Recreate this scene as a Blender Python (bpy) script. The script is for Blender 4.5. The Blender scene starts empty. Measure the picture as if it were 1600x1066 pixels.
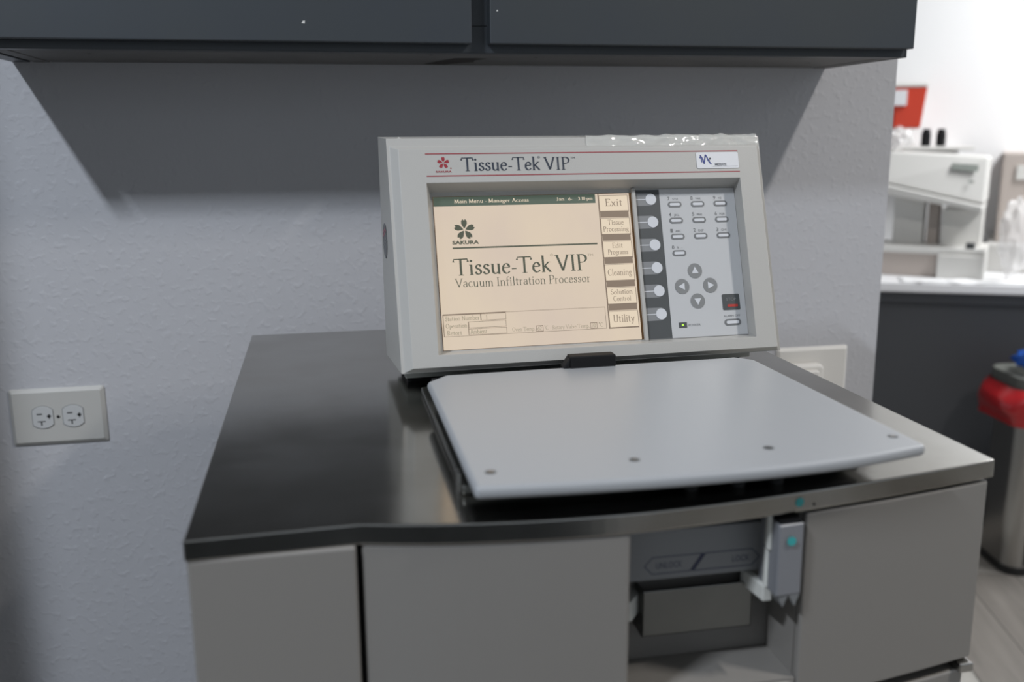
import bpy, bmesh, math, random
from mathutils import Vector, Matrix, noise
C = bpy.context.scene.collection
scn = bpy.context.scene
random.seed(4)
H = 0.95            # height of the processor's work top above the floor

# ------------------------------------------------------------------ camera
cy, cp, cr = math.radians(11.1727), math.radians(12.0815), math.radians(-0.3813)
fw = Vector((math.sin(cy)*math.cos(cp), math.cos(cy)*math.cos(cp), -math.sin(cp)))
rt = Vector((math.cos(cy), -math.sin(cy), 0)); up = rt.cross(fw)
r2 = math.cos(cr)*rt + math.sin(cr)*up; u2 = -math.sin(cr)*rt + math.cos(cr)*up
cam = bpy.data.cameras.new('camera'); camo = bpy.data.objects.new('camera', cam); C.objects.link(camo)
M = Matrix((r2, u2, -fw)).transposed().to_4x4(); M.translation = (-0.2042, -1.3645, H+0.2474)
camo.matrix_world = M
cam.sensor_width = 36; cam.lens = 1488.34/1600*36; cam.clip_start = .02
cam.dof.use_dof = True; cam.dof.focus_distance = 1.0; cam.dof.aperture_fstop = 4.0
scn.camera = camo

# ------------------------------------------------------------------ world, light, exposure
scn.view_settings.view_transform = 'Standard'; scn.view_settings.look = 'None'
scn.view_settings.exposure = 0.0; scn.view_settings.gamma = 1.0; scn.view_settings.use_curve_mapping = False
w = bpy.data.worlds.new('world'); scn.world = w; w.use_nodes = True
w.node_tree.nodes['Background'].inputs[0].default_value = (.80, .89, 1, 1)
w.node_tree.nodes['Background'].inputs[1].default_value = 0.43

def area(name, loc, sx, sy, power, col, rot=(0, 0, 0)):
    l = bpy.data.lights.new(name, 'AREA'); l.shape = 'RECTANGLE'; l.size = sx; l.size_y = sy
    l.energy = power; l.color = col
    o = bpy.data.objects.new(name, l); C.objects.link(o); o.location = loc; o.rotation_euler = rot
    return o
LIGHTS = [((-1.17, -1.52, H+1.45), .07, .26, 39, (.83, .90, 1.0)),
          ((1.06, -1.35, H+1.45), .07, .26, 20, (1.0, .96, .92)),
          ((2.3, .35, H+1.45), .30, 1.2, 54, (.97, .985, 1.0))]
for i, (l, a, b, p, c_) in enumerate(LIGHTS): area('tube_light', l, a, b, p, c_)

# ------------------------------------------------------------------ materials
def mat(name, col, rough=.5, metal=0, spec=.5, emis=None, es=0, bump=None, var=None, trans=0, coat=0, alpha=1, ior=None):
    m = bpy.data.materials.new(name); m.use_nodes = True; nt = m.node_tree; b = nt.nodes['Principled BSDF']
    b.inputs['Base Color'].default_value = (*col, 1); b.inputs['Roughness'].default_value = rough
    b.inputs['Metallic'].default_value = metal; b.inputs['Specular IOR Level'].default_value = spec
    b.inputs['Transmission Weight'].default_value = trans; b.inputs['Coat Weight'].default_value = coat
    b.inputs['Alpha'].default_value = alpha
    if ior: b.inputs['IOR'].default_value = ior
    if emis: b.inputs['Emission Color'].default_value = (*emis, 1); b.inputs['Emission Strength'].default_value = es
    tc = nt.nodes.new('ShaderNodeTexCoord')
    if bump:                      # (scale, distance, detail, stretch)
        mp = nt.nodes.new('ShaderNodeMapping'); nt.links.new(tc.outputs['Object'], mp.inputs[0])
        mp.inputs['Scale'].default_value = bump[3] if len(bump) > 3 else (1, 1, 1)
        n = nt.nodes.new('ShaderNodeTexNoise'); n.inputs['Scale'].default_value = bump[0]; n.inputs['Detail'].default_value = bump[2]
        nt.links.new(mp.outputs[0], n.inputs['Vector'])
        bp = nt.nodes.new('ShaderNodeBump'); bp.inputs['Distance'].default_value = bump[1]; bp.inputs['Strength'].default_value = 1
        nt.links.new(n.outputs[0], bp.inputs['Height']); nt.links.new(bp.outputs[0], b.inputs['Normal'])
    if var:                       # (scale, other colour, stretch)
        mp = nt.nodes.new('ShaderNodeMapping'); nt.links.new(tc.outputs['Object'], mp.inputs[0])
        mp.inputs['Scale'].default_value = var[2] if len(var) > 2 else (1, 1, 1)
        n = nt.nodes.new('ShaderNodeTexNoise'); n.inputs['Scale'].default_value = var[0]; n.inputs['Detail'].default_value = 4
        nt.links.new(mp.outputs[0], n.inputs['Vector'])
        r = nt.nodes.new('ShaderNodeValToRGB'); r.color_ramp.elements[0].position = .35; r.color_ramp.elements[1].position = .65
        r.color_ramp.elements[0].color = (*col, 1); r.color_ramp.elements[1].color = (*var[1], 1)
        nt.links.new(n.outputs[0], r.inputs[0]); nt.links.new(r.outputs[0], b.inputs['Base Color'])
        if emis and len(var) > 3:
            r.color_ramp.elements[0].color = (*emis, 1); nt.links.new(r.outputs[0], b.inputs['Emission Color'])
            for l in list(b.inputs['Base Color'].links): nt.links.remove(l)
            b.inputs['Base Color'].default_value = (.02, .02, .02, 1)
    return m

def wall_material():
    m = mat('painted_wall', (.525, .525, .545), .62, spec=.35); nt = m.node_tree; b = nt.nodes['Principled BSDF']
    tc = nt.nodes.new('ShaderNodeTexCoord')
    n1 = nt.nodes.new('ShaderNodeTexNoise'); n1.inputs['Scale'].default_value = 95; n1.inputs['Detail'].default_value = 1.5; n1.inputs['Distortion'].default_value = .15
    r = nt.nodes.new('ShaderNodeValToRGB'); r.color_ramp.elements[0].position = .52; r.color_ramp.elements[1].position = .80
    n2 = nt.nodes.new('ShaderNodeTexNoise'); n2.inputs['Scale'].default_value = 22; n2.inputs['Detail'].default_value = 3
    ad = nt.nodes.new('ShaderNodeMath'); ad.operation = 'ADD'
    for n in (n1, n2): nt.links.new(tc.outputs['Object'], n.inputs['Vector'])
    nt.links.new(n1.outputs[0], r.inputs[0]); nt.links.new(r.outputs[0], ad.inputs[0]); nt.links.new(n2.outputs[0], ad.inputs[1])
    bp = nt.nodes.new('ShaderNodeBump'); bp.inputs['Distance'].default_value = .0016; bp.inputs['Strength'].default_value = .38
    nt.links.new(ad.outputs[0], bp.inputs['Height']); nt.links.new(bp.outputs[0], b.inputs['Normal'])
    return m

def steel_material():
    m = mat('brushed_steel', (.50, .485, .46), .24, metal=1); nt = m.node_tree; b = nt.nodes['Principled BSDF']
    tc = nt.nodes.new('ShaderNodeTexCoord'); mp = nt.nodes.new('ShaderNodeMapping'); mp.inputs['Scale'].default_value = (1.5, 60, 60)
    n = nt.nodes.new('ShaderNodeTexNoise'); n.inputs['Scale'].default_value = 9; n.inputs['Detail'].default_value = 4
    nt.links.new(tc.outputs['Object'], mp.inputs[0]); nt.links.new(mp.outputs[0], n.inputs['Vector'])
    n2 = nt.nodes.new('ShaderNodeTexNoise'); n2.inputs['Scale'].default_value = 9; n2.inputs['Detail'].default_value = 3
    nt.links.new(tc.outputs['Object'], n2.inputs['Vector'])
    mr = nt.nodes.new('ShaderNodeMapRange'); mr.inputs['To Min'].default_value = .09; mr.inputs['To Max'].default_value = .24
    mx = nt.nodes.new('ShaderNodeMath'); mx.operation = 'MULTIPLY_ADD'; mx.inputs[1].default_value = .4
    nt.links.new(n.outputs[0], mx.inputs[0]); nt.links.new(n2.outputs[0], mx.inputs[2])
    nt.links.new(mx.outputs[0], mr.inputs[0]); mr.inputs['From Min'].default_value = .4; mr.inputs['From Max'].default_value = 1.0
    nt.links.new(mr.outputs[0], b.inputs['Roughness'])
    r = nt.nodes.new('ShaderNodeValToRGB'); r.color_ramp.elements[0].color = (.315, .30, .27, 1); r.color_ramp.elements[1].color = (.43, .42, .395, 1); r.color_ramp.elements[0].position = .35; r.color_ramp.elements[1].position = .65
    nt.links.new(n2.outputs[0], r.inputs[0]); nt.links.new(r.outputs[0], b.inputs['Base Color'])
    return m

def floor_material():
    m = mat('wood_plank_floor', (.3, .3, .3), .45); nt = m.node_tree; b = nt.nodes['Principled BSDF']
    tc = nt.nodes.new('ShaderNodeTexCoord'); mp = nt.nodes.new('ShaderNodeMapping'); mp.inputs['Rotation'].default_value = (0, 0, math.radians(-73.5))
    br = nt.nodes.new('ShaderNodeTexBrick'); br.inputs['Scale'].default_value = 1; br.inputs['Brick Width'].default_value = 1.2; br.inputs['Row Height'].default_value = .15
    br.inputs['Mortar Size'].default_value = .0015; br.inputs['Color1'].default_value = (.58, .56, .52, 1); br.inputs['Color2'].default_value = (.24, .215, .19, 1); br.inputs['Mortar'].default_value = (.05, .045, .04, 1)
    nt.links.new(tc.outputs['Object'], mp.inputs[0]); nt.links.new(mp.outputs[0], br.inputs[0])
    n = nt.nodes.new('ShaderNodeTexNoise'); n.inputs['Scale'].default_value = 3; n.inputs['Detail'].default_value = 6
    mp2 = nt.nodes.new('ShaderNodeMapping'); mp2.inputs['Scale'].default_value = (1, 9, 1); nt.links.new(mp.outputs[0], mp2.inputs[0]); nt.links.new(mp2.outputs[0], n.inputs[0])
    mx = nt.nodes.new('ShaderNodeMix'); mx.data_type = 'RGBA'; mx.blend_type = 'MULTIPLY'; mx.inputs[0].default_value = .6
    nt.links.new(br.outputs[0], mx.inputs[6]); nt.links.new(n.outputs[0], mx.inputs[7]); nt.links.new(mx.outputs[2], b.inputs['Base Color'])
    return m

WALL = wall_material(); STEEL = steel_material(); FLOOR = floor_material()
WHITEWALL = mat('white_painted_wall', (.82, .82, .82), .6)
CEIL = mat('white_ceiling_paint', (.7, .7, .7), .8, bump=(40, .002, 2))
HOUS = mat('warm_grey_plastic', (.44, .43, .405), .42, bump=(900, .00008, 2))
FOOT = mat('grey_foot_plastic', (.30, .31, .29), .5)
DOORM = mat('grey_painted_steel', (.218, .206, .190), .38, bump=(700, .00006, 2))
LID = mat('pale_blue_grey_enamel', (.345, .355, .365), .34, coat=0, var=(3, (.335, .345, .358)))
CAB = mat('slate_grey_laminate', (.040, .047, .055), .38, var=(6, (.043, .049, .053)))
CABIN = mat('cabinet_underside_board', (.17, .165, .16), .6, var=(8, (.14, .138, .135)))
BLACK = mat('black_rubber', (.010, .010, .011), .6, spec=.2)
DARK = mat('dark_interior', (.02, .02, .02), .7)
DKSTEEL = mat('dull_dark_steel', (.22, .22, .205), .35, metal=1)
OUT = mat('ivory_outlet_plastic', (.54, .53, .50), .35)
OUTW = mat('white_outlet_plastic', (.78, .76, .72), .35)
RECW = mat('receptacle_plastic', (.56, .565, .56), .35)
NYLON = mat('white_nylon', (.62, .62, .58), .45)
LEVER = mat('silver_grey_plastic', (.20, .205, .22), .35)
TRAYM = mat('tray_steel', (.24, .24, .225), .34, metal=1, var=(12, (.21, .21, .20)))
RED = mat('dark_red_ink', (.30, .028, .04), .4)
INK = mat('blue_black_ink', (.025, .035, .055), .4)
SINK = mat('sepia_screen_ink', (.03, .033, .025), .4, emis=(.055, .06, .04), es=1)
SINKL = mat('light_sepia_screen_ink', (.03, .03, .02), .4, emis=(.28, .24, .17), es=1)
SGREEN = mat('screen_title_bar', (.03, .04, .03), .4, emis=(.06, .082, .062), es=1)
SCREEN = mat('lit_lcd_screen', (.02, .02, .02), .3, emis=(.68, .565, .43), es=1, var=(6, (.62, .51, .42), (1.6, 1, 1), 1))
SBTN = mat('lit_screen_button', (.02, .02, .02), .3, emis=(.74, .62, .47), es=1)
SEDGE = mat('screen_button_shade', (.02, .02, .02), .3, emis=(.22, .165, .12), es=1)
SGAP = mat('amber_screen_edge', (.02, .01, .005), .3, emis=(.13, .065, .02), es=.5)
KEYP = mat('keypad_film', (.53, .535, .54), .28)
KEYD = mat('charcoal_keypad_film', (.075, .08, .082), .35)
KEYT = mat('mid_grey_keypad_film', (.23, .235, .24), .35)
KEYL = mat('pale_key_film', (.64, .65, .675), .3)
KEYR = mat('grey_key_ring', (.17, .175, .178), .4)
KEYA = mat('grey_arrow_key', (.22, .225, .225), .4)
LEDM = mat('green_power_led', (.1, .3, .02), .3, emis=(.45, .9, .08), es=1.2)
STOPR = mat('red_stop_print', (.45, .04, .03), .4)
LABELW = mat('white_label_paper', (.68, .69, .71), .4)
BLUE = mat('blue_logo_ink', (.03, .05, .24), .4)
TEAL = mat('teal_sticker', (.035, .34, .34), .5)
STK = mat('dark_round_sticker', (.09, .095, .10), .4)
PINK = mat('pink_print', (.40, .10, .14), .4)
TAPE = mat('clear_tape', (.85, .85, .80), .06, alpha=.42, coat=1)
PRINT = mat('navy_label_print', (.05, .055, .10), .5)
CHROME = mat('zinc_screw', (.45, .44, .42), .25, metal=1)
SHARPR = mat('red_sharps_plastic', (.55, .045, .018), .45)
BAGR = mat('red_bin_liner', (.42, .008, .012), .3, coat=.5)
WHITEP = mat('white_lab_plastic', (.70, .69, .66), .45)
GREYP = mat('grey_lab_plastic', (.50, .49, .47), .45)
BEIGE = mat('beige_lab_plastic', (.50, .44, .40), .45)
COUNTER = mat('white_laminate_top', (.82, .82, .83), .35)
PANEL = mat('charcoal_panel', (.055, .058, .064), .5, bump=(60, .0006, 2, (1, 1, .2)))
LCD = mat('grey_display_glass', (.22, .24, .22), .3)
FILM = mat('clear_plastic_wrap', (.95, .93, .92), .12, alpha=.42, coat=1)
BINS = mat('bin_stainless_steel', (.42, .41, .39), .28, metal=1)
BINB = mat('black_bin_plastic', (.01, .01, .01), .35)
GLOVE = mat('blue_nitrile', (.02, .13, .60), .4)
EMIT = mat('lit_tube_diffuser', (.8, .8, .8), .4, emis=(1, .98, .95), es=6)
STAIN = mat('brown_stain', (.035, .028, .024), .8)
TOWEL = mat('white_absorbent_pad', (.85, .85, .85), .9, bump=(60, .002, 2))

# ------------------------------------------------------------------ mesh builder
class MB:
    def __init__(s): s.v = []; s.f = []; s.m = []; s.mi = 0
    def add(s, vs, fs):
        k = len(s.v); s.v += [tuple(p) for p in vs]; s.f += [[k+i for i in f] for f in fs]; s.m += [s.mi]*len(fs); return s
    def box(s, x0, x1, y0, y1, z0, z1, T=None):
        vs = [Vector((x, y, z)) for z in (z0, z1) for y in (y0, y1) for x in (x0, x1)]
        if T: vs = [T @ p for p in vs]
        return s.add(vs, [(0, 2, 3, 1), (4, 5, 7, 6), (0, 1, 5, 4), (2, 6, 7, 3), (0, 4, 6, 2), (1, 3, 7, 5)])
    def prism(s, pts, z0, z1, T=None):           # outline in XY, between two heights
        n = len(pts); vs = [Vector((x, y, z0)) for x, y in pts]+[Vector((x, y, z1)) for x, y in pts]
        if T: vs = [T @ p for p in vs]
        return s.add(vs, [list(range(n))[::-1], list(range(n, 2*n))]+[(i, (i+1) % n, n+(i+1) % n, n+i) for i in range(n)])
    def poly(s, pts, z=0, T=None):
        vs = [Vector((x, y, z)) for x, y in pts]
        if T: vs = [T @ p for p in vs]
        return s.add(vs, [list(range(len(pts)))])
    def rect(s, x0, x1, y0, y1, z=0): return s.poly([(x0, y0), (x1, y0), (x1, y1), (x0, y1)], z)
    def frame(s, x0, x1, y0, y1, t, z=0):
        for a in ((x0, x1, y0, y0+t), (x0, x1, y1-t, y1), (x0, x0+t, y0, y1), (x1-t, x1, y0, y1)): s.rect(*a, z)
        return s
    def cyl(s, cx, cy_, z0, z1, r, n=24, T=None, r1=None):
        r1 = r if r1 is None else r1
        vs = [Vector((cx+r*math.cos(2*math.pi*i/n), cy_+r*math.sin(2*math.pi*i/n), z0)) for i in range(n)]
        vs += [Vector((cx+r1*math.cos(2*math.pi*i/n), cy_+r1*math.sin(2*math.pi*i/n), z1)) for i in range(n)]
        if T: vs = [T @ p for p in vs]
        return s.add(vs, [list(range(n))[::-1], list(range(n, 2*n))]+[(i, (i+1) % n, n+(i+1) % n, n+i) for i in range(n)])
    def build(s, name, mats, parent=None, bevel=0, seg=2, ang=30, smooth=False, mw=None, recalc=True):
        me = bpy.data.meshes.new(name); me.from_pydata(s.v, [], s.f)
        mats = mats if isinstance(mats, (list, tuple)) else [mats]
        for m in mats: me.materials.append(m)
        me.polygons.foreach_set('material_index', s.m)
        if recalc:
            bm = bmesh.new(); bm.from_mesh(me); bmesh.ops.recalc_face_normals(bm, faces=bm.faces); bm.to_mesh(me); bm.free()
        if smooth: me.polygons.foreach_set('use_smooth', [True]*len(me.polygons))
        o = bpy.data.objects.new(name, me); C.objects.link(o)
        if parent: o.parent = parent
        if mw is not None: o.matrix_world = mw
        if bevel:
            b = o.modifiers.new('bevel', 'BEVEL'); b.width = bevel; b.segments = seg; b.limit_method = 'ANGLE'; b.angle_limit = math.radians(ang); b.harden_normals = False
        return o
def thing(name, label, cat, loc=(0, 0, 0), rz=0, group=None):
    o = bpy.data.objects.new(name, None); C.objects.link(o); o.location = loc; o.rotation_euler = (0, 0, rz); o.empty_display_size = .1
    return tag(o, label, cat, group)
def tag(o, label, cat, group=None):
    o['label'] = label; o['category'] = cat
    if group: o['group'] = group
    return o
def struct(o): o['kind'] = 'structure'; return o
def rrect(x0, x1, y0, y1, r, n=6):
    pts = []
    for cx, cy_, a in ((x1-r, y0+r, -90), (x1-r, y1-r, 0), (x0+r, y1-r, 90), (x0+r, y0+r, 180)):
        for i in range(n+1):
            t = math.radians(a+90*i/n); pts.append((cx+r*math.cos(t), cy_+r*math.sin(t)))
    return pts
def circ(cx, cy_, r, n=28, sx=1, sy=1): return [(cx+sx*r*math.cos(2*math.pi*i/n), cy_+sy*r*math.sin(2*math.pi*i/n)) for i in range(n)]

# ------------------------------------------------------------------ lettering: a small serif pen alphabet
def arc(cx, cy_, rx, ry, a0, a1, n=10):
    return [(cx+rx*math.cos(math.radians(a0+(a1-a0)*i/n)), cy_+ry*math.sin(math.radians(a0+(a1-a0)*i/n))) for i in range(n+1)]
X = .62
def L(*p): return list(p)
G = {
'T': (.80, [L((.40, 0), (.40, .97)), L((.0, .79), (.03, .97), (.77, .97), (.80, .79))], [(.40, 0, .14)]),
'V': (.80, [L((.10, 1), (.42, .02)), L((.42, .02), (.72, 1))], [(.10, .98, .12), (.72, .98, .10)]),
'I': (.36, [L((.18, 0), (.18, 1))], [(.18, 0, .13), (.18, .98, .13)]),
'P': (.62, [L((.16, 0), (.16, 1)), L((.16, .97), *arc(.33, .73, .24, .24, 90, -90), (.16, .49))], [(.16, 0, .13), (.12, .98, .08)]),
'R': (.66, [L((.16, 0), (.16, 1)), L((.16, .97), *arc(.32, .74, .22, .23, 90, -90), (.16, .51)), L((.30, .50), (.62, .02))], [(.16, 0, .13), (.12, .98, .08)]),
'E': (.62, [L((.16, 0), (.16, 1)), L((.05, .97), (.54, .97), (.56, .82)), L((.16, .53), (.46, .53)), L((.05, .03), (.56, .03), (.59, .2))], []),
'U': (.76, [L((.14, 1), (.14, .35), *arc(.37, .28, .23, .26, 180, 360), (.60, 1))], [(.14, .98, .12), (.62, .98, .11)]),
'S': (.54, [L((.46, .80), *arc(.27, .76, .17, .21, 30, 220), (.35, .47), *arc(.27, .25, .19, .23, 50, -150), (.06, .24))], []),
'O': (.78, [arc(.38, .5, .32, .48, 0, 360, 24)], []),
'C': (.70, [arc(.40, .5, .33, .48, 45, 315, 18)], []),
'M': (.92, [L((.14, 0), (.18, 1)), L((.18, 1), (.45, .05)), L((.45, .05), (.74, 1)), L((.74, 1), (.79, 0))], [(.14, 0, .10), (.79, 0, .12), (.12, .98, .07), (.80, .98, .07)]),
'A': (.74, [L((.08, 0), (.36, 1)), L((.36, 1), (.66, 0)), L((.18, .35), (.55, .35))], [(.08, 0, .09), (.66, 0, .12)]),
'N': (.80, [L((.14, 0), (.14, 1)), L((.14, 1), (.64, .02)), L((.64, .02), (.64, 1))], [(.14, 0, .1), (.10, .98, .07), (.64, .98, .1)]),
'J': (.40, [L((.22, 1), (.22, .1), (.05, -.1))], [(.22, .98, .12)]),
'a': (.50, [L((.08, .50), (.14, .58), *arc(.24, .44, .14, .18, 90, 0), (.38, .06), (.46, .03)), arc(.22, .19, .16, .16, 60, 340, 12) + [(.38, .14)]], []),
'b': (.56, [L((.12, 1.02), (.12, .04)), arc(.29, .30, .20, .29, 140, -150, 16)], [(.08, 1.0, .05)]),
'c': (.48, [arc(.28, .31, .21, .29, 50, 320, 14)], []),
'd': (.58, [arc(.26, .30, .20, .29, 40, 330, 16), L((.44, 1.02), (.44, .02))], [(.40, 1.0, .05), (.48, .02, .05)]),
'e': (.50, [L((.07, .36), (.43, .36), *arc(.26, .36, .17, .24, 0, 120, 8), *arc(.27, .30, .20, .29, 140, 325, 12))], []),
'f': (.34, [L((.14, 0), (.14, .80), *arc(.27, .84, .13, .17, 180, 60, 6)), L((.02, .60), (.32, .60))], [(.14, 0, .11)]),
'g': (.52, [arc(.23, .42, .15, .18, 0, 360, 16), L((.34, .55), (.48, .60)), L((.14, .27), (.12, .10), (.38, .04), *arc(.25, -.12, .19, .14, 40, -220, 14))], []),
'h': (.60, [L((.12, 0), (.12, 1.02)), L((.12, .45), *arc(.30, .42, .16, .18, 150, 0, 8), (.46, 0))], [(.12, 0, .10), (.46, 0, .10), (.08, 1, .05)]),
'i': (.30, [L((.15, 0), (.15, .62)), L((.14, .84), (.16, .84))], [(.15, 0, .11), (.10, .60, .06)]),
'k': (.56, [L((.12, 0), (.12, 1.02)), L((.42, .60), (.14, .30)), L((.22, .36), (.50, .02))], [(.12, 0, .10), (.44, .60, .09), (.50, .0, .07), (.08, 1, .05)]),
'l': (.29, [L((.14, 0), (.14, 1.02))], [(.14, 0, .11), (.10, 1, .05)]),
'm': (.88, [L((.12, 0), (.12, .62)), L((.12, .45), *arc(.27, .42, .15, .18, 150, 0, 8), (.42, 0)), L((.42, .45), *arc(.58, .42, .15, .18, 150, 0, 8), (.73, 0))], [(.12, 0, .09), (.42, 0, .09), (.73, 0, .09), (.08, .60, .05)]),
'n': (.60, [L((.12, 0), (.12, .62)), L((.12, .45), *arc(.30, .42, .16, .18, 150, 0, 8), (.46, 0))], [(.12, 0, .10), (.46, 0, .10), (.08, .60, .05)]),
'o': (.54, [arc(.27, .31, .20, .29, 0, 360, 20)], []),
'p': (.56, [L((.12, -.3), (.12, .62)), arc(.29, .31, .20, .29, 140, -150, 16)], [(.12, -.3, .10), (.08, .60, .05)]),
'r': (.42, [L((.13, 0), (.13, .62)), L((.13, .40), (.20, .56), (.36, .56))], [(.13, 0, .11), (.08, .60, .05)]),
's': (.42, [L((.35, .48), *arc(.22, .47, .12, .13, 30, 230, 8), (.27, .31), *arc(.21, .16, .14, .14, 45, -150, 8), (.05, .16))], []),
't': (.36, [L((.15, .80), (.15, .12), *arc(.25, .13, .10, .11, 180, 300, 6)), L((.02, .60), (.32, .60))], []),
'u': (.60, [L((.13, .62), (.13, .20), *arc(.27, .19, .14, .17, 180, 330, 8)), L((.46, .62), (.46, .0), (.53, .0))], [(.09, .60, .05), (.42, .60, .05)]),
'v': (.54, [L((.08, .62), (.27, .02)), L((.27, .02), (.46, .62))], [(.08, .60, .08), (.46, .60, .07)]),
'x': (.54, [L((.08, .62), (.45, 0)), L((.45, .62), (.09, 0))], [(.09, .60, .07), (.44, .60, .07), (.09, 0, .07), (.45, 0, .08)]),
'y': (.54, [L((.08, .62), (.28, .04)), L((.46, .62), (.22, -.24), (.06, -.27))], [(.08, .60, .08), (.46, .60, .07)]),
'-': (.34, [L((.04, .28), (.30, .28))], []), '.': (.22, [L((.10, .04), (.12, .04))], []), ':': (.22, [L((.10, .08), (.12, .08)), L((.10, .5), (.12, .5))], []),
' ': (.26, [], []),
'0': (.5, [arc(.25, .48, .18, .46, 0, 360, 18)], []), '1': (.4, [L((.10, .82), (.22, .94), (.22, 0))], [(.22, 0, .1)]),
'2': (.5, [L(*arc(.24, .70, .17, .24, 160, -30, 10), (.07, .04), (.44, .04))], []),
'3': (.5, [L(*arc(.23, .71, .16, .23, 150, -80, 10)), L(*arc(.22, .25, .19, .25, 90, -150, 10))], []),
'6': (.5, [L((.38, .92), *arc(.25, .28, .19, .27, 130, 490, 18))], []),
'7': (.5, [L((.06, .92), (.44, .92), (.18, 0))], []),
}
def stroke(mb, pts, th, thick, thin, z):
    pts = [p for i, p in enumerate(pts) if i == 0 or (Vector(p)-Vector(pts[i-1])).length > 1e-5]
    if len(pts) < 2: return
    n = len(pts); Ls = []; Rs = []
    closed = (Vector(pts[0])-Vector(pts[-1])).length < 1e-4
    for i in range(n):
        if closed: a = Vector(pts[i-1] if i else pts[-2]); b = Vector(pts[i+1] if i < n-1 else pts[1])
        else: a = Vector(pts[max(i-1, 0)]); b = Vector(pts[min(i+1, n-1)])
        d = b-a
        if d.length < 1e-7: d = Vector((1, 0))
        d.normalize(); t = math.atan2(d.y, d.x)
        hw = (thin+(thick-thin)*abs(math.sin(t-math.radians(16)))**1.6)/2
        nn = Vector((-d.y, d.x)); p = Vector(pts[i])
        Ls.append(p+nn*hw); Rs.append(p-nn*hw)
    for i in range(n-1):
        mb.poly([Rs[i], Rs[i+1], Ls[i+1], Ls[i]], z)
def serif_text(mb, s, x, y, h, width=None, thick=.135, thin=.052, z=0, cx=None):
    """writes s from (x, y), capital height h; width fits the line"""
    tot = sum(G[c][0]+.02 for c in s)
    k = (width/(tot*h)) if width else 1
    if cx is not None: x = cx-tot*h*k/2
    for c in s:
        wd, st, se = G[c]
        if c in '.:' or c == 'i': pass
        for p in st:
            if len(p) == 2 and abs(p[0][0]-p[1][0]) < .03 and abs(p[0][1]-p[1][1]) < .001:   # a dot
                r = .075; q = circ((p[0][0]+p[1][0])/2, p[0][1], r, 10)
                mb.poly([(x+a*h*k, y+b*h) for a, b in q], z); continue
            m2 = MB(); stroke(m2, p, 0, thick/ max(k, .6)**.5, thin, 0)
            for f in m2.f: mb.poly([(x+m2.v[i][0]*h*k, y+m2.v[i][1]*h) for i in f], z)
        for (sx, sy, hw) in se:
            mb.poly([(x+(sx-hw)*h*k, y+(sy-.018)*h), (x+(sx+hw)*h*k, y+(sy-.018)*h), (x+(sx+hw)*h*k, y+(sy+.022)*h), (x+(sx-hw)*h*k, y+(sy+.022)*h)], z)
        x += (wd+.02)*h*k
    return x
def sans_text(mb, s, x, y, h, width=None, z=0, center=False, bold=0, shear=0):
    cu = bpy.data.curves.new('lettering', 'FONT'); cu.body = s; cu.size = 1; cu.offset = bold; cu.resolution_u = 3
    ob = bpy.data.objects.new('lettering', cu); C.objects.link(ob)
    dg = bpy.context.evaluated_depsgraph_get(); me = bpy.data.meshes.new_from_object(ob.evaluated_get(dg))
    vs = [v.co.copy() for v in me.vertices]; fs = [list(p.vertices) for p in me.polygons]
    bpy.data.objects.remove(ob); bpy.data.curves.remove(cu); bpy.data.meshes.remove(me)
    if not vs: return
    x0 = min(v.x for v in vs); x1 = max(v.x for v in vs); cap = .73
    ky = h/cap; kx = (width/(x1-x0)) if width else ky
    ox = -(x1-x0)*kx/2 if center else 0
    mb.add([(x+ox+(v.x-x0)*kx+shear*v.y*ky, y+v.y*ky, z) for v in vs], fs)
def petal_flower(mb, cx, cy_, r, z=0):
    for k in range(5):
        a = math.radians(90+72*k)
        pr = [(.10, 0), (.28, .13), (.55, .26), (.80, .25), (.97, .12), (.84, 0), (.97, -.12), (.80, -.25), (.55, -.26), (.28, -.13)]
        mb.poly([(cx+r*(p*math.cos(a)-q*math.sin(a)), cy_+r*(p*math.sin(a)+q*math.cos(a))) for p, q in pr], z)

# ------------------------------------------------------------------ the room
Z0 = H
m = MB().box(-3.2, .667, 0, .12, 0, 2.44); struct(m.build('wall_back', WALL))
m = MB().box(-3.2, 4.6, -3.4, 2.8, -.05, 0); struct(m.build('floor', FLOOR))
m = MB().box(-3.2, 4.6, -3.4, 2.8, 2.44, 2.50); struct(m.build('ceiling', CEIL))
AX, AY = 1.4419, 1.1984; DA = math.atan2(-.4075, .913)           # the far counter's front line
TB = Matrix.Translation((AX, AY, 0)) @ Matrix.Rotation(DA, 4, 'Z')
m = MB().box(-2.2, 3.6, .66, .76, 0, 2.44, TB); struct(m.build('wall_far', WHITEWALL))
m = MB().box(4.5, 4.6, -3.4, 2.0, 0, 2.44); struct(m.build('wall_right', WHITEWALL))

for i, (l, a, b, p, c_) in enumerate(LIGHTS):
    t = thing('ceiling_light', ['linear ceiling light to the left above the processor', 'linear ceiling light to the right above the processor', 'wide ceiling light above the far white counter'][i], 'ceiling light', (l[0], l[1], 2.44))
    MB().box(-a/2-.03, a/2+.03, -b/2-.03, b/2+.03, -.022, 0).build('light_housing', WHITEP, t)

oc = thing('base_cabinet', 'unseen run of slate grey base cabinets added across the aisle for dark reflections in the steel top', 'cabinet', (-1.35, -2.42, 0))  # unseen cabinets, added behind the camera so the steel edge reflects something dark
MB().box(-1.6, 1.7, -.3, .3, .1, .87).build('carcass', CAB, oc, bevel=.002); MB().box(-1.6, 1.7, -.3, .24, 0, .1).build('plinth', BLACK, oc)
MB().box(-1.62, 1.72, -.3, .33, .871, .905).build('counter_top', CAB, oc, bevel=.002)
for k in range(5): MB().box(-1.59+k*.66, -.94+k*.66, .301, .32, .11, .86).build('door', CAB, oc, bevel=.002)

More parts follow.
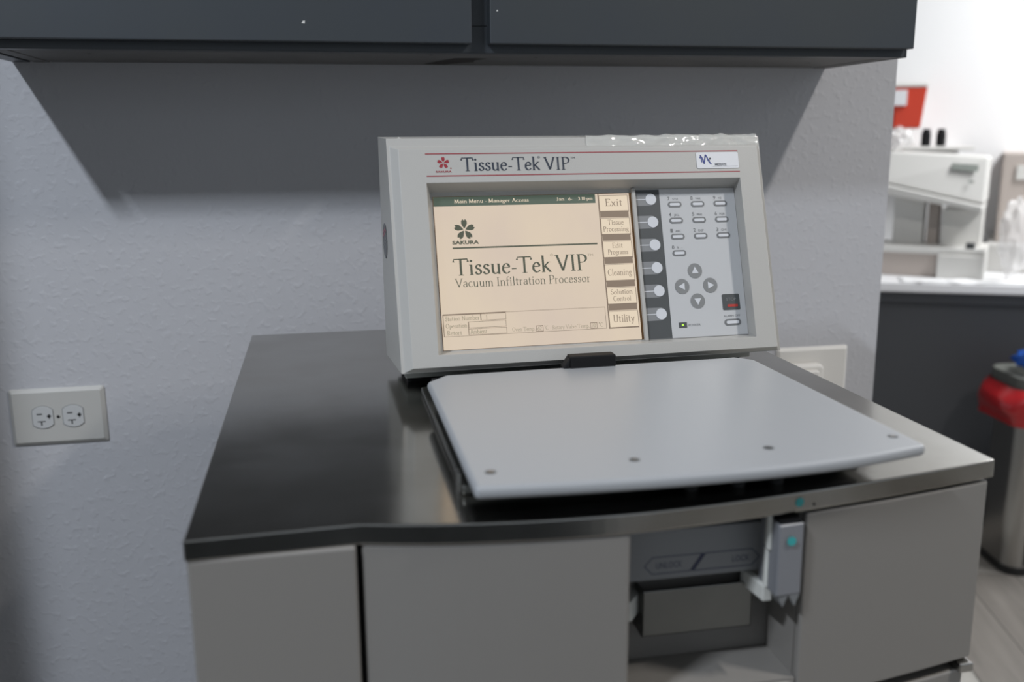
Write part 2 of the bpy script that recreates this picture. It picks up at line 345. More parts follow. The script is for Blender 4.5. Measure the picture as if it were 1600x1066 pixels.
# ------------------------------------------------------------------ wall cabinet
zc = H+.3452
cab = thing('wall_cabinet', 'slate grey two-door wall cabinet hanging above the processor', 'cabinet', (0, 0, zc))
CB = MB(); CB.box(-.536, .526, -.189, 0, .0005, .85)                 # carcass
CB.box(-.555, -.5375, -.190, 0, 0, .85); CB.box(.5275, .545, -.190, 0, 0, .85)
CB.build('carcass', CABIN, cab, bevel=.0008)
CF = MB(); CF.box(-.555, .545, -.207, -.190, -.0005, .03); CF.box(-.05, .012, -.207, -.190, .03, .85)
CF.box(-.555, -.52, -.207, -.190, .03, .85); CF.box(.51, .545, -.207, -.190, .03, .85); CF.box(-.555, .545, -.207, -.190, .8, .85)
CF.build('face_frame', CAB, cab, bevel=.001)
MB().box(.5452, .547, -.207, -.0, -.0005, .85).build('end_panel', CAB, cab)
MB().box(-.560, -.0245, -.229, -.2085, .0085, .84).build('door', CAB, cab, bevel=.0012)
MB().box(-.0035, .5425, -.229, -.2085, .0085, .84).build('door', CAB, cab, bevel=.0012)
MB().box(-.583, -.5615, -.222, 0, 0, .85).build('filler_strip', CAB, cab, bevel=.001)
for px, py in ((-.46, -.14), (-.065, -.165), (.07, -.145), (.468, -.10), (.40, -.035)): MB().poly(circ(px, py, .0028, 12), .0002).build('screw_hole', DARK, cab)
s = MB(); s.poly([(-.060, -.020), (-.045, -.075), (-.030, -.120), (-.005, -.125), (.012, -.118), (.0, -.09), (.004, -.06), (-.015, -.04), (-.03, -.012)], .0002)
s.build('stain_patch', STAIN, cab)
for px, pz, r in ((-.2147, .029, .0018), (.005, .045, .0009)): MB().poly([(px-r, pz-r*.6), (px+r, pz-r*.9), (px+r*1.2, pz+r), (px-r*.2, pz+r*.8)], 0, Matrix.Translation((0, -.2294, 0)) @ Matrix.Rotation(math.radians(90), 4, 'X')).build('paint_chip', WHITEP, cab)

# unseen tall cabinet, added left of the processor to cast the wall's vertical shadow edge
tc = thing('added_shade_cabinet', 'unseen tall slate grey cabinet added left of the outlet to cast a shadow on the wall', 'cabinet', (-1.132, -.28, 0))
MB().box(-.3, .3, -.27, .27, .05, 2.0).build('carcass', CAB, tc, bevel=.002)
MB().box(-.28, .28, -.25, .25, 0, .05).build('plinth', BLACK, tc)
for sx in (-.15, .15): MB().box(sx-.147, sx+.147, -.292, -.2715, .06, 1.99).build('door', CAB, tc, bevel=.0015)

# ------------------------------------------------------------------ outlets
def outlet(name, x0, x1, z0, z1, plate, label, yaw=0):
    t = thing(name, label, 'power outlet', ((x0+x1)/2, 0, (z0+z1)/2)); R = Matrix.Rotation(math.radians(90), 4, 'X')   # local: x along wall, y up, z out of the wall
    a, b = (x1-x0)/2, (z1-z0)/2; p = MB()
    o1 = rrect(-a, a, -b, b, .003); o2 = rrect(-a+.005, a-.005, -b+.005, b-.005, .002); n = len(o1)
    vs = [(x, y, 0) for x, y in o1]+[(x, y, .0022) for x, y in o1]+[(x, y, .0062) for x, y in o2]
    fs = [(i, (i+1) % n, n+(i+1) % n, n+i) for i in range(n)]+[(n+i, n+(i+1) % n, 2*n+(i+1) % n, 2*n+i) for i in range(n)]+[list(range(2*n, 3*n))]
    p.add(vs, fs); o = p.build('cover_plate', plate, t); o.rotation_euler = (math.pi/2, 0, 0)
    return t
ot = outlet('power_outlet', -.6345, -.5115, H-.1645, H-.0848, OUT, 'ivory duplex power outlet on the wall left of the processor')
for sx in (-.0195, .0195):
    rc = MB()
    pts = [(sx+.0155*math.cos(math.radians(a)), max(-.0132, min(.0132, .0172*math.sin(math.radians(a))))) for a in range(0, 360, 10)]
    pts = [(sx+(q[1])*1.0, (q[0]-sx)) for q in pts]
    rc.prism(pts, .0062, .0078)
    r_ = rc.build('receptacle', RECW, ot, bevel=.0004); r_.rotation_euler = (math.pi/2, 0, 0)
    g = MB(); g.poly([(q[0]*1.0+(q[0]-sx)*.055, q[1]*1.055) for q in pts], .00645)
    g.build('recess_line', KEYT, ot).rotation_euler = (math.pi/2, 0, 0)
    sl = MB(); z = .0079
    sl.rect(sx-.0075, sx-.0005, .0040, .0058, z)                      # flat blade slot
    sl.rect(sx+.0055, sx+.0105, .0002, .0030, z); sl.rect(sx+.0072, sx+.0090, -.0020, .0046, z)
    sl.rect(sx-.0072, sx+.0030, -.0062, -.0048, z); sl.rect(sx-.0030, sx-.0012, -.0112, -.0062, z)
    q = sl.build('slot', DARK, r_)
sc = MB(); sc.cyl(0, 0, .0062, .0068, .0022, 14); sc.build('screw', CHROME, ot).rotation_euler = (math.pi/2, 0, 0)
ot2 = outlet('power_outlet', .4915, .6145, H-.162, H-.0825, OUTW, 'white wall plate partly hidden behind the right side of the processor')
pg = thing('power_plug', 'bulky white plug in the wall plate right of the processor', 'plug', (.533, -.0065, H-.128))
MB().prism(rrect(-.030, .030, -.022, .022, .009), 0, .020).build('plug_body', OUTW, pg, bevel=.005, seg=4).rotation_euler = (math.pi/2, 0, 0)
MB().prism(rrect(-.018, .018, -.014, .014, .006), .020, .030).build('plug_grip', OUTW, pg, bevel=.003, seg=3).rotation_euler = (math.pi/2, 0, 0)

# ------------------------------------------------------------------ tissue processor
tp = thing('tissue_processor', 'grey floor-standing tissue processor with tilted control screen and steel top', 'laboratory machine', (0, 0, 0))
def catmull(P, n=6):
    out = []
    for i in range(len(P)-1):
        p0, p1, p2, p3 = P[max(i-1, 0)], P[i], P[i+1], P[min(i+2, len(P)-1)]
        for k in range(n):
            t = k/n; out.append(tuple(.5*((2*b)+(-a+c)*t+(2*a-5*b+4*c-d)*t*t+(-a+3*b-3*c+d)*t**3) for a, b, c, d in zip(p0, p1, p2, p3)))
    return out+[P[-1]]
FR = catmull([(-.1893, -.7708), (-.152, -.7795), (-.113, -.7857), (-.066, -.7903), (-.010, -.7915), (.043, -.7885), (.093, -.7830), (.140, -.7762), (.190, -.7682), (.245, -.7580), (.3, -.7464)])
def fy(x):
    for a, b in zip(FR, FR[1:]):
        if a[0] <= x <= b[0]: return a[1]+(b[1]-a[1])*(x-a[0])/(b[0]-a[0])
    return -.7745
def tx(n=None): pass
top = [(-.3, -.1205), (-.3, -.7745)]+[(x, y) for x, y in FR]+[(.3, -.1205)]
MB().prism(top, H-.0145, H).build('work_surface', STEEL, tp, bevel=.0011, seg=2, ang=25)
# inner carcass, dark in the gaps
inner = [(-.292, -.125), (-.292, -.752), (.0, -.752), (.0, -.70), (.135, -.70), (.135, -.740), (.285, -.728), (.285, -.125)]
MB().prism(inner, .09, H-.0146).build('carcass', DARK, tp)
for sx in (-.2975, .2945): MB().box(min(sx, sx+.002), max(sx, sx+.002), -.735, -.125, .09, H-.017).build('side_panel', DOORM, tp)
def curved_panel(name, x0, x1, z0, z1, y_in=.0015, th=.018, m=DOORM, pts=None):
    n = 12; f = []
    for i in range(n+1):
        x = x0+(x1-x0)*i/n; f.append((x, fy(x)+y_in))
    b = [(x, y+th) for x, y in f[::-1]]
    return MB().prism(f+b, z0, z1).build(name, m, tp, bevel=.0022, seg=3, ang=40)
MB().box(-.2990, -.1925, -.7735, -.7535, H-.60, H-.0125-.002).build('door', DOORM, tp, bevel=.0022, seg=3)
curved_panel('door', -.1885, -.0096, H-.60, H-.0150)
curved_panel('door', .1262, .2968, H-.1690, H-.0175)
curved_panel('lower_panel', .1262, .2925, H-.60, H-.1790, y_in=.004)
curved_panel('lower_panel', -.0086, .1252, H-.60, H-.1500, y_in=.003)
MB().box(-.292, .29, -.74, -.13, .09, H-.605).build('base_cabinet', DOORM, tp, bevel=.002)
MB().box(.283, .2955, -.752, -.735, H-.1785, H-.1705).build('hinge', CHROME, tp, bevel=.001)
for sx in (-.25, .25):
    for sy in (-.68, -.18):
        cs = MB(); T_ = Matrix.Translation((sx, sy, .04)) @ Matrix.Rotation(math.pi/2, 4, 'Y'); cs.cyl(0, 0, -.014, .014, .04, 24, T_)
        w_ = cs.build('caster', BLACK, tp); MB().box(sx-.02, sx+.02, sy-.02, sy+.02, .07, .09).build('bracket', CHROME, w_)
# lock recess
R_ = MB(); R_.box(-.0094, .1250, -.7755, -.7010, H-.156, H-.148); R_.build('recess_floor', DOORM, tp)
MB().box(.1250, .1258, -.7700, -.70, H-.156, H-.0150).build('recess_side', DOORM, tp)
MB().box(-.0094, .1250, -.7255, -.7205, H-.148, H-.0800).build('recess_back', DOORM, tp)
pl = MB().box(-.0094, .1062, -.7500, -.7440, H-.0712, H-.0330).build('lock_label_panel', KEYT, tp, bevel=.0006)
MB().box(-.0094, .1062, -.7485, -.7300, H-.0330, H-.0240).build('rail', KEYD, tp)
a = MB(); z = .7502
def FT(y): return Matrix(((1, 0, 0, 0), (0, 0, -1, y), (0, 1, 0, 0), (0, 0, 0, 1)))       # local x, up, out -> world
def line2(mb, p, q, t, z=0):
    d = (Vector(q)-Vector(p)); n = Vector((-d.y, d.x)).normalized()*t/2
    mb.poly([Vector(p)-n, Vector(q)-n, Vector(q)+n, Vector(p)+n], z)
PV = [(.0145, H-.0600), (.0205, H-.0535), (.0590, H-.0535), (.0500, H-.0665), (.0205, H-.0665)]
for i in range(5): line2(a, PV[i], PV[(i+1) % 5], .0007)
PV = [(.1045, H-.0600), (.0985, H-.0535), (.0618, H-.0535), (.0528, H-.0665), (.0985, H-.0665)]
for i in range(5): line2(a, PV[i], PV[(i+1) % 5], .0007)
a.poly([(.0590, H-.0535), (.0618, H-.0535), (.0528, H-.0665), (.0500, H-.0665)])
sans_text(a, 'UNLOCK', .0235, H-.0625, .0050, .020); sans_text(a, 'LOCK', .0830, H-.0625, .0050, .0135)
a.build('lock_lettering', PRINT, pl, mw=FT(-.7502))
# steel tray
ty = -.7450; t_ = MB(); x0, x1, zt, zb = .0157, .1030, H-.0828, H-.1195
t_.box(x0, x1, ty, ty+.0015, zb, zt); t_.box(x0, x0+.0015, ty, -.722, zb, zt); t_.box(x1-.0015, x1, ty, -.722, zb, zt); t_.box(x0, x1, ty, -.722, zb, zb+.0015)
t_.build('drip_tray', TRAYM, tp, bevel=.0006)
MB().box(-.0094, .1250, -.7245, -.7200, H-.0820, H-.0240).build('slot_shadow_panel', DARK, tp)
# brackets and lever
MB().prism([(.006, -.748), (.0165, -.735), (.0165, -.722), (-.0090, -.722), (-.0090, -.748)], H-.1040, H-.0880).build('guide_bracket', NYLON, tp, bevel=.0006)
MB().prism([(.0955, -.738), (.1015, -.738), (.1060, -.770), (.0990, -.770)], H-.0865, H-.0745).build('guide_bracket', NYLON, tp, bevel=.0008)
lv = MB().prism([(.1015, -.7850), (.1215, -.7830), (.1215, -.7560), (.1015, -.7560)], H-.0760, H-.0215).build('lock_lever', LEVER, tp, bevel=.0012, seg=3)
MB().prism([(.0985, -.772), (.1012, -.775), (.1110, -.748), (.1065, -.748)], H-.0450, H-.0180).build('slide_block', NYLON, tp, bevel=.0012)
MB().prism([(.0990, -.770), (.1012, -.772), (.1110, -.748), (.1065, -.748)], H-.0750, H-.0460).build('slide_block', NYLON, tp, bevel=.0008)
MB().box(.1030, .1195, -.7825, -.757, H-.0213, H-.0190).build('lever_cap', BLACK, tp)
for xa in (.1030, .1120):
    T_ = FT(-.7600); MB().prism([(xa, H-.0760), (xa+.0085, H-.0760), (xa+.0048, H-.0850)], 0, .0235, T_).build('lever_tooth', KEYR, lv)
MB().cyl(.1110, H-.0335, 0, .0003, .0034, 28, FT(-.7845) @ Matrix.Rotation(math.radians(5.5), 4, 'Y') if False else FT(-.7855)).build('round_sticker', TEAL, lv)
xs = .1186; MB().cyl(0, 0, 0, .0004, .0034, 28, Matrix.Translation((xs, fy(xs)-.0001, H-.0072)) @ Matrix.Rotation(math.radians(8), 4, 'Z') @ FT(0)).build('round_sticker', TEAL, tp)
xs = .1310; MB().cyl(0, 0, 0, .0003, .0011, 12, Matrix.Translation((xs, fy(xs)-.0001, H-.0105)) @ Matrix.Rotation(math.radians(8), 4, 'Z') @ FT(0)).build('screw_hole', DARK, tp)

# retort under the lid
rm = MB(); rm.prism([(-.1165, -.455), (-.1165, -.735), (.196, -.728), (.196, -.455)], H, H+.0075); rt_ = rm.build('retort_rim', DKSTEEL, tp, bevel=.002)
MB().prism([(-.100, -.460), (-.100, -.722), (.185, -.715), (.185, -.460)], H+.0075, H+.0130).build('gasket', BLACK, rt_, bevel=.001)
MB().prism([(-.108, -.475), (-.108, -.742), (.19, -.735), (.19, -.475)], H+.0130, H+.0202).build('lid_core', DARK, rt_)
MB().box(-.1195, -.1160, -.7300, -.7180, H+.0, H+.0150).build('clip', CHROME, rt_, bevel=.0006)
for x_ in (.046, .082, .112): MB().cyl(x_, -.7560, H+.0, H+.0065, .005, 14).build('bolt', DARK, rt_)
fr = catmull([(-.1168, -.7965), (-.050, -.8015), (-.007, -.8030), (.045, -.8030), (.106, -.8000), (.163, -.7925), (.2155, -.7800)])
lidp = [(-.1170, -.5200), (-.1120, -.5150), (-.0975, -.4980)]+[(.024, -.4930), (.178, -.4895), (.198, -.4875), (.2125, -.5035), (.2130, -.515)]+fr[::-1]
ld = MB().prism(lidp[::-1], H+.0200, H+.0290).build('lid', LID, tp, bevel=.0036, seg=4, ang=25)
for x_, y_ in ((-.102, -.7703), (-.0005, -.7668), (.101, -.7628), (.2023, -.7577)):
    q = MB(); q.cyl(x_, y_, H+.0290, H+.02915, .0040, 20); q.mi = 1
    q.cyl(x_, y_, H+.02915, H+.0295, .0021, 6); q.build('screw', [KEYD, CHROME], ld)
lt = MB(); lt.prism([(.0235, -.5010), (.0695, -.5000), (.0695, -.4855), (.0235, -.4865)], H+.0150, H+.0405)
lt.add([(.0165, -.500, H+.029), (.0235, -.501, H+.029), (.0235, -.501, H+.0395), (.0165, -.487, H+.029), (.0235, -.487, H+.029), (.0235, -.487, H+.0395)], [(0, 1, 2), (3, 5, 4), (0, 2, 5, 3), (1, 4, 5, 2), (0, 3, 4, 1)])
lt.build('latch', BLACK, tp, bevel=.0014, seg=3)

# ------------------------------------------------------------------ control monitor (local x along the face, y up the face, z out of it)
phi, th = math.radians(2.2015), math.radians(17.9123)
U = Vector((math.cos(phi), math.sin(phi), 0)); Bk = Vector((-math.sin(phi), math.cos(phi), 0))
V = math.sin(th)*Bk+math.cos(th)*Vector((0, 0, 1)); N = U.cross(V)
MW = Matrix((U, V, N)).transposed().to_4x4(); MW.translation = Vector((-.1364, -.4810, H+.0280))
def bz(b, z): return (math.sin(th)*b+math.cos(th)*z, -math.cos(th)*b+math.sin(th)*z)
Wm, Hm = .3993, .2318
mo = MB(); vs = []
def ring(x0, x1, y0, y1, n): return [(x0, y0, n), (x1, y0, n), (x1, y1, n), (x0, y1, n)]
bt, bb = bz(.155, .2206), bz(.143, -.0125)
rings = [[(0, bb[0], bb[1]), (Wm-.003, bb[0], bb[1]), (Wm-.003, bt[0], bt[1]), (0, bt[0], bt[1])],
         ring(0, Wm, 0, Hm, -.006), ring(.0030, .3965, .0008, .2235, -.006), ring(.0107, .3929, .0038, .2190, 0),
         ring(.0362, .3702, .0153, .1849, 0), ring(.0425, .3716, .0200, .1800, -.0200)]
for r in rings: vs += r
fs = [(3, 2, 1, 0)]+[(4*k+i, 4*k+(i+1) % 4, 4*k+4+(i+1) % 4, 4*k+4+i) for k in range(5) for i in range(4)]+[(20, 21, 22, 23)]
mo.add(vs, fs)
mon = mo.build('control_monitor', HOUS, tp, bevel=.0012, seg=3, ang=20, mw=MW)
def sub(mb, name, m, **k): return mb.build(name, m, mon, mw=MW, **k)
f_ = MB(); T_ = Matrix.Identity(4)
def wedge(mb, u0, u1, b0, b1, z0, z1):
    vs = [(u, *bz(b, z)) for u in (u0, u1) for b, z in ((b0, z0), (b1, z0), (b1, z1), (b0, z1))]
    mb.add(vs, [(0, 1, 2, 3), (7, 6, 5, 4), (0, 4, 5, 1), (1, 5, 6, 2), (2, 6, 7, 3), (3, 7, 4, 0)])
wedge(f_, .010, .392, .058, .13, -.0200, -.0015); sub(f_, 'swivel_foot', FOOT, bevel=.001)
f_ = MB(); wedge(f_, .014, .388, .075, .13, -.0278, -.0200); sub(f_, 'rubber_pad', BLACK)
# brand strip
s = MB(); s.rect(.0367, .3702, .2136, .2146, .0002); s.rect(.0369, .3707, .1913, .1923, .0002)
petal_flower(s, .0542, .2050, .0064, .0002); s.poly(circ(.0614, .1995, .0008, 8), .0002); sub(s, 'red_stripes_and_flower', RED)
s = MB(); sans_text(s, 'SAKURA', .0462, .1953, .0019, .0158, .0003, bold=.02); sub(s, 'maker_lettering', RED)
s = MB(); serif_text(s, 'Tissue-Tek', .0722, .1966, .0135, .0805, z=.0003); serif_text(s, 'VIP', .1565, .1967, .0130, .0275, z=.0003)
sans_text(s, '\u00ae', .1502, .2085, .0022, .0030, .0003); sans_text(s, 'TM', .1850, .2078, .0019, .0046, .0003)
sub(s, 'title_lettering', INK)
s = MB(); s.poly(rrect(.3222, .3702, .1953, .2128, .002), .0005); s.poly(rrect(.3225, .3699, .1955, .2126, .002), .0006); lb = sub(s, 'asset_label', LABELW)
s = MB()
zz = [(.3268, .2095), (.3290, .2060), (.3306, .2005), (.3326, .2100), (.3340, .2080), (.3356, .2035), (.3385, .1998)]
for p, q in zip(zz, zz[1:]): line2(s, p, q, .0014, .0009)
line2(s, (.3268, .2095), (.3282, .2020), .0010, .0009); s.poly(circ(.3262, .2068, .0006, 8), .0009)
sub(s, 'blue_logo', BLUE)
s = MB(); s.poly(circ(.3376, .2058, .0011, 10), .0009); s.poly(circ(.3364, .2040, .0007, 10), .0009); s.rect(.3400, .3685, .1974, .1976, .0009)
sans_text(s, 'MES2432', .3428, .1984, .0026, .0128, .0009, bold=.01); sub(s, 'label_print', INK)
# screen
n = -.0196
s = MB(); s.box(.0440, .2545, .0210, .1760, -.0200, -.0198); sub(s, 'screen_surround', SGAP)
s = MB(); s.rect(.0446, .2516, .0214, .1756, n); scr = sub(s, 'screen', SCREEN)
s = MB(); s.box(.2538, .2576, .0190, .1800, -.0199, -.0150); sub(s, 'divider_strip', HOUS, bevel=.0008)
s = MB(); s.rect(.0446, .2143, .1660, .1756, n+.0002); sub(s, 'screen_title_bar', SGREEN)
s = MB(); serif_text(s, 'Main Menu - Manager Access', .0655, .1690, .0038, .0775, .16, .08, n+.0004)
sub(s, 'menu_name_lettering', SBTN); s = MB(); serif_text(s, 'Jan', .1725, .1694, .0034, .0085, .15, .08, n+.0004); serif_text(s, '6-', .1850, .1694, .0034, .0045, .15, .08, n+.0004); serif_text(s, '3 10 pm', .1955, .1694, .0034, .0160, .15, .08, n+.0004)
sub(s, 'clock_lettering', SBTN)
s = MB(); petal_flower(s, .0741, .1418, .0112, n+.0002); sans_text(s, 'SAKURA', .0608, .1272, .0036, .0272, n+.0002, bold=.045)
s.rect(.0607, .2125, .1224, .1240, n+.0002); sub(s, 'screen_logo', SINK)
s = MB(); serif_text(s, 'Tissue-Tek', .0602, .0958, .0166, .1010, z=n+.0002); serif_text(s, 'VIP', .1655, .0962, .0166, .0345, z=n+.0002)
serif_text(s, 'Vacuum Infiltration Processor', .0605, .0835, .0088, .1415, .095, .045, n+.0002); sub(s, 'screen_title_lettering', SINK)
s = MB(); sans_text(s, '\u00ae', .1605, .1115, .0028, .0036, n+.0002); sub(s, 'registered_mark', SINKL); s = MB(); sans_text(s, 'TM', .2005, .1105, .0024, .0060, n+.0002); sub(s, 'trademark_mark', SINKL)
s = MB(); z = n+.0002
s.frame(.0460, .2146, .0346, .0570, .0004, z); s.frame(.0842, .1098, .0494, .0565, .0004, z); s.frame(.0712, .1096, .0423, .0487, .0004, z); s.frame(.0706, .1098, .0352, .0416, .0004, z)
s.rect(.0460, .1098, .0558, .0572, z); s.rect(.0836, .0844, .0494, .0565, z); s.rect(.0706, .0713, .0352, .0487, z); s.rect(.0457, .0465, .0346, .0570, z)
s.frame(.1400, .1475, .0352, .0414, .0006, z); s.frame(.1972, .2048, .0352, .0414, .0006, z)
sub(s, 'status_frames', SEDGE)
s = MB(); serif_text(s, 'Station Number', .0478, .0504, .0044, .0350, .12, .07, z); serif_text(s, 'Operation', .0482, .0432, .0044, .0215, .12, .07, z); serif_text(s, 'Retort', .0490, .0362, .0044, .0150, .12, .07, z)
serif_text(s, '1', .0890, .0504, .0046, None, .12, .07, z); serif_text(s, 'Ambient', .0725, .0364, .0044, .0170, .12, .07, z)
serif_text(s, 'Oven Temp.', .1152, .0366, .0040, .0238, .10, .06, z); serif_text(s, '62', .1415, .0364, .0042, .0044, .12, .07, z); serif_text(s, 'C', .1498, .0366, .0042, None, .10, .06, z)
serif_text(s, 'Rotary Valve Temp.', .1568, .0366, .0040, .0395, .10, .06, z); serif_text(s, '70', .1988, .0364, .0042, .0044, .12, .07, z); serif_text(s, 'C', .2078, .0366, .0042, None, .10, .06, z)
s.poly(circ(.1492, .0406, .0006, 8), z); s.poly(circ(.2070, .0406, .0006, 8), z)
sub(s, 'status_lettering', SINKL)
BT = [('Exit',), ('Tissue', 'Processing'), ('Edit', 'Programs'), ('Cleaning',), ('Solution', 'Control'), ('Utility',)]
s = MB(); s.rect(.2170, .2182, .0340, .1756, n+.0002)
for i in range(6):
    yc = .1653-i*.02438; s.rect(.2178, .2500, yc-.0094, yc+.0086, n+.0002)
    if i < 5: s.rect(.2184, .2494, yc-.0150, yc-.0094, n+.00022)
sub(s, 'button_shading', SEDGE)
for i, w_ in enumerate(BT):
    yc = .1653-i*.02438; b = MB(); b.rect(.2185, .2494, yc-.0080, yc+.0082, n+.0003); b.mi = 1
    if len(w_) == 1: serif_text(b, w_[0], 0, yc-.0030, .0078 if len(w_[0]) < 8 else .0066, {4: .0195, 8: .0265, 7: .0235}[len(w_[0])], .11, .05, n+.0005, cx=.2340)
    else:
        serif_text(b, w_[0], 0, yc+.0016, .0052, .0030*len(w_[0]), .12, .06, n+.0005, cx=.2340); serif_text(b, w_[1], 0, yc-.0054, .0052, .0028*len(w_[1]), .12, .06, n+.0005, cx=.2340)
    sub(b, 'screen_button', [SBTN, SINKL if False else SEDGE])
# keypad
n = -.0190
s = MB(); s.box(.2582, .3712, .0204, .1788, -.0199, n); kp = sub(s, 'keypad', KEYP)
s = MB(); s.rect(.2582, .2852, .0206, .1786, n+.0001); sub(s, 'dark_keypad_strip', KEYD)
s = MB()
for i in range(6):
    yc = .1684-i*.02438
    k = MB(); k.poly([(.2583, yc-.0068)]+[(.2740+.0066*math.cos(math.radians(a)), yc+.0068*math.sin(math.radians(a))) for a in range(-90, 91, 15)]+[(.2583, yc+.0068)], n+.0002); k.mi = 1
    k.rect(.2583, .2705, yc-.0004, yc+.0004, n+.0003); k.cyl(.2752, yc, n+.0002, n+.0007, .0059, 32)
    sub(k, 'function_key', [KEYT, KEYL])
lab = [('7', 'STU'), ('8', 'VWX'), ('9', 'YZ'), ('4', 'JKL'), ('5', 'MNO'), ('6', 'PQR'), ('1', 'ABC'), ('2', 'DEF'), ('3', 'GHI'), ('0', '% . -')]
s = MB()
def pill(mb, cx, cy_, a, b, z0, z1):
    mb.prism([(cx+(a-b)*(1 if math.cos(math.radians(t)) > 0 else -1)+b*math.cos(math.radians(t)), cy_+b*math.sin(math.radians(t))) for t in list(range(-80, 81, 20))+list(range(100, 261, 20))], z0, z1)
for i, (d, t) in enumerate(lab):
    cx = .3016+(i % 3)*.0261; yy = .1623-(i//3)*.01730-(.0004 if i == 9 else 0)
    k = MB(); pill(k, cx, yy, .0077, .0031, n, n+.0005); k.mi = 1; pill(k, cx, yy, .0058, .0015, n+.0005, n+.0007)
    sub(k, 'number_key', [KEYR, KEYL])
    s = MB(); sans_text(s, d, cx-.0076, yy+.0046, .0040, .0026, n+.0002, bold=.01); sans_text(s, t, cx-.0020, yy+.0048, .0024, .0020*len(t) if i < 9 else .006, n+.0002); sub(s, 'key_lettering', KEYR)
s = MB(); sans_text(s, 'POWER', .3042, .0320, .0025, .0137, n+.0002); sub(s, 'power_lettering', KEYR); s = MB(); sans_text(s, 'ALARM OFF', .3449, .0398, .0022, .0190, n+.0002)
sub(s, 'alarm_lettering', KEYR)
for cx, cy_, a in ((.3172, .0905, 90), (.3012, .0744, 180), (.3330, .0744, 0), (.3172, .0583, 270)):
    k = MB(); k.cyl(cx, cy_, n, n+.0005, .0080, 36); k.mi = 1
    k.poly([(cx+.0042*math.cos(math.radians(a+q))*e, cy_+.0042*math.sin(math.radians(a+q))*e) for q, e in ((0, 1.05), (125, 1.1), (235, 1.1))], n+.0007)
    sub(k, 'arrow_key', [KEYA, KEYL])
k = MB(); k.prism(rrect(.3450, .3646, .0472, .0640, .0014, 4), n, n+.0006); k.mi = 1; sans_text(k, 'STOP', .3495, .0570, .0032, .0112, n+.0008); k.mi = 2; k.poly(rrect(.3502, .3622, .0503, .0530, .0008, 3), n+.0008)
sub(k, 'stop_key', [KEYD, KEYT, STOPR])
k = MB(); pill(k, .3546, .0340, .0095, .0034, n, n+.0005); k.mi = 1; pill(k, .3546, .0340, .0072, .0016, n+.0005, n+.0007); sub(k, 'alarm_off_key', [KEYR, KEYL])
k = MB(); k.prism([(.2936, .0308), (.3025, .0308), (.3025, .0364), (.2936, .0364)], n, n+.0004); k.mi = 1; k.cyl(.2978, .0337, n+.0004, n+.0009, .0011, 14); sub(k, 'power_lamp', [KEYD, LEDM])
# sticker on the left side
v_, n_ = bz(.112, .115)
MS = MW @ Matrix.Translation((-.0001, v_, n_)) @ Matrix.Rotation(-math.pi/2, 4, 'Y')
k = MB(); k.cyl(0, 0, 0, .0006, .0180, 36); k.mi = 1
k.poly([(-.0150, .0100), (.0150, .0100), (.0140, .0118), (-.0140, .0118)], .0008); k.poly([(-.0165, .0065), (.0165, .0065), (.0160, .0082), (-.0160, .0082)], .0008); k.mi = 2
for yy in (-.0005, -.0035): k.rect(-.0150, .0150, yy, yy+.0008, .0008)
k.build('round_side_sticker', [STK, PINK, KEYT], mon, mw=MS)
# clear tape over the upper right edge
k = MB(); nu, nv = 60, 10; vs = []; fs = []
for i in range(nu+1):
    u = .205+.192*i/nu
    for j in range(nv+1):
        t = j/nv; d = noise.noise(Vector((u*80, t*3.5, 3)))*.0036*(0.35+.65*i/nu)+.0016
        if t < .6: p = Vector((u, .2215+.0112*t/.6, -.006+d))
        else: b = (t-.6)/.4*.045; q = bz(b, 0); p = Vector((u, Hm+.0004+d+math.sin(th)*b, -.006-math.cos(th)*b))
        vs.append(p)
for i in range(nu):
    for j in range(nv): a = i*(nv+1)+j; fs.append((a, a+nv+1, a+nv+2, a+1))
k.add(vs, fs); sub(k, 'clear_tape', TAPE, smooth=True)
k = MB(); k.add([(.010, Hm, -.012), (.018, Hm, -.010), (.0135, Hm+.0035, -.012), (.014, Hm, -.020)], [(0, 1, 2), (1, 3, 2), (3, 0, 2)]); sub(k, 'tape_scrap', TAPE)

# ------------------------------------------------------------------ far counter and what stands on it
ct = thing('laboratory_counter', 'long white-topped counter with charcoal front beyond the wall end', 'counter', (AX, AY, 0), DA)
CT = H-.185
MB().box(-.9, 2.0, -.0, .655, CT-.030, CT).build('counter_top', COUNTER, ct, bevel=.004, seg=3)
MB().box(-.88, 1.98, .02, .64, 0, CT-.030).build('front_panel', PANEL, ct)
MB().box(-.88, 1.98, .012, .02, CT-.062, CT-.030).build('apron_strip', PANEL, ct, bevel=.001)
def crumple(name, m, parent, c_, s_, amp, seed, sub_=4, f=6):
    bm = bmesh.new(); bmesh.ops.create_icosphere(bm, subdivisions=sub_, radius=1)
    for v in bm.verts:
        k = 1+amp*noise.noise(v.co*f*.4+Vector((seed, 0, 0)))+amp*.6*abs(noise.noise(v.co*f+Vector((0, seed, 0))))
        v.co = Vector((c_[0]+v.co.x*s_[0]*k, c_[1]+v.co.y*s_[1]*k, c_[2]+v.co.z*s_[2]*k))
    me = bpy.data.meshes.new(name); bm.to_mesh(me); bm.free(); me.materials.append(m); me.polygons.foreach_set('use_smooth', [True]*len(me.polygons))
    o = bpy.data.objects.new(name, me); C.objects.link(o)
    if parent: o.parent = parent
    return o
def on_counter(name, label, cat, s, off, rz=0, z=CT, group=None):
    p = TB @ Vector((s, off, 0)); return thing(name, label, cat, (p.x, p.y, z), DA+rz, group)
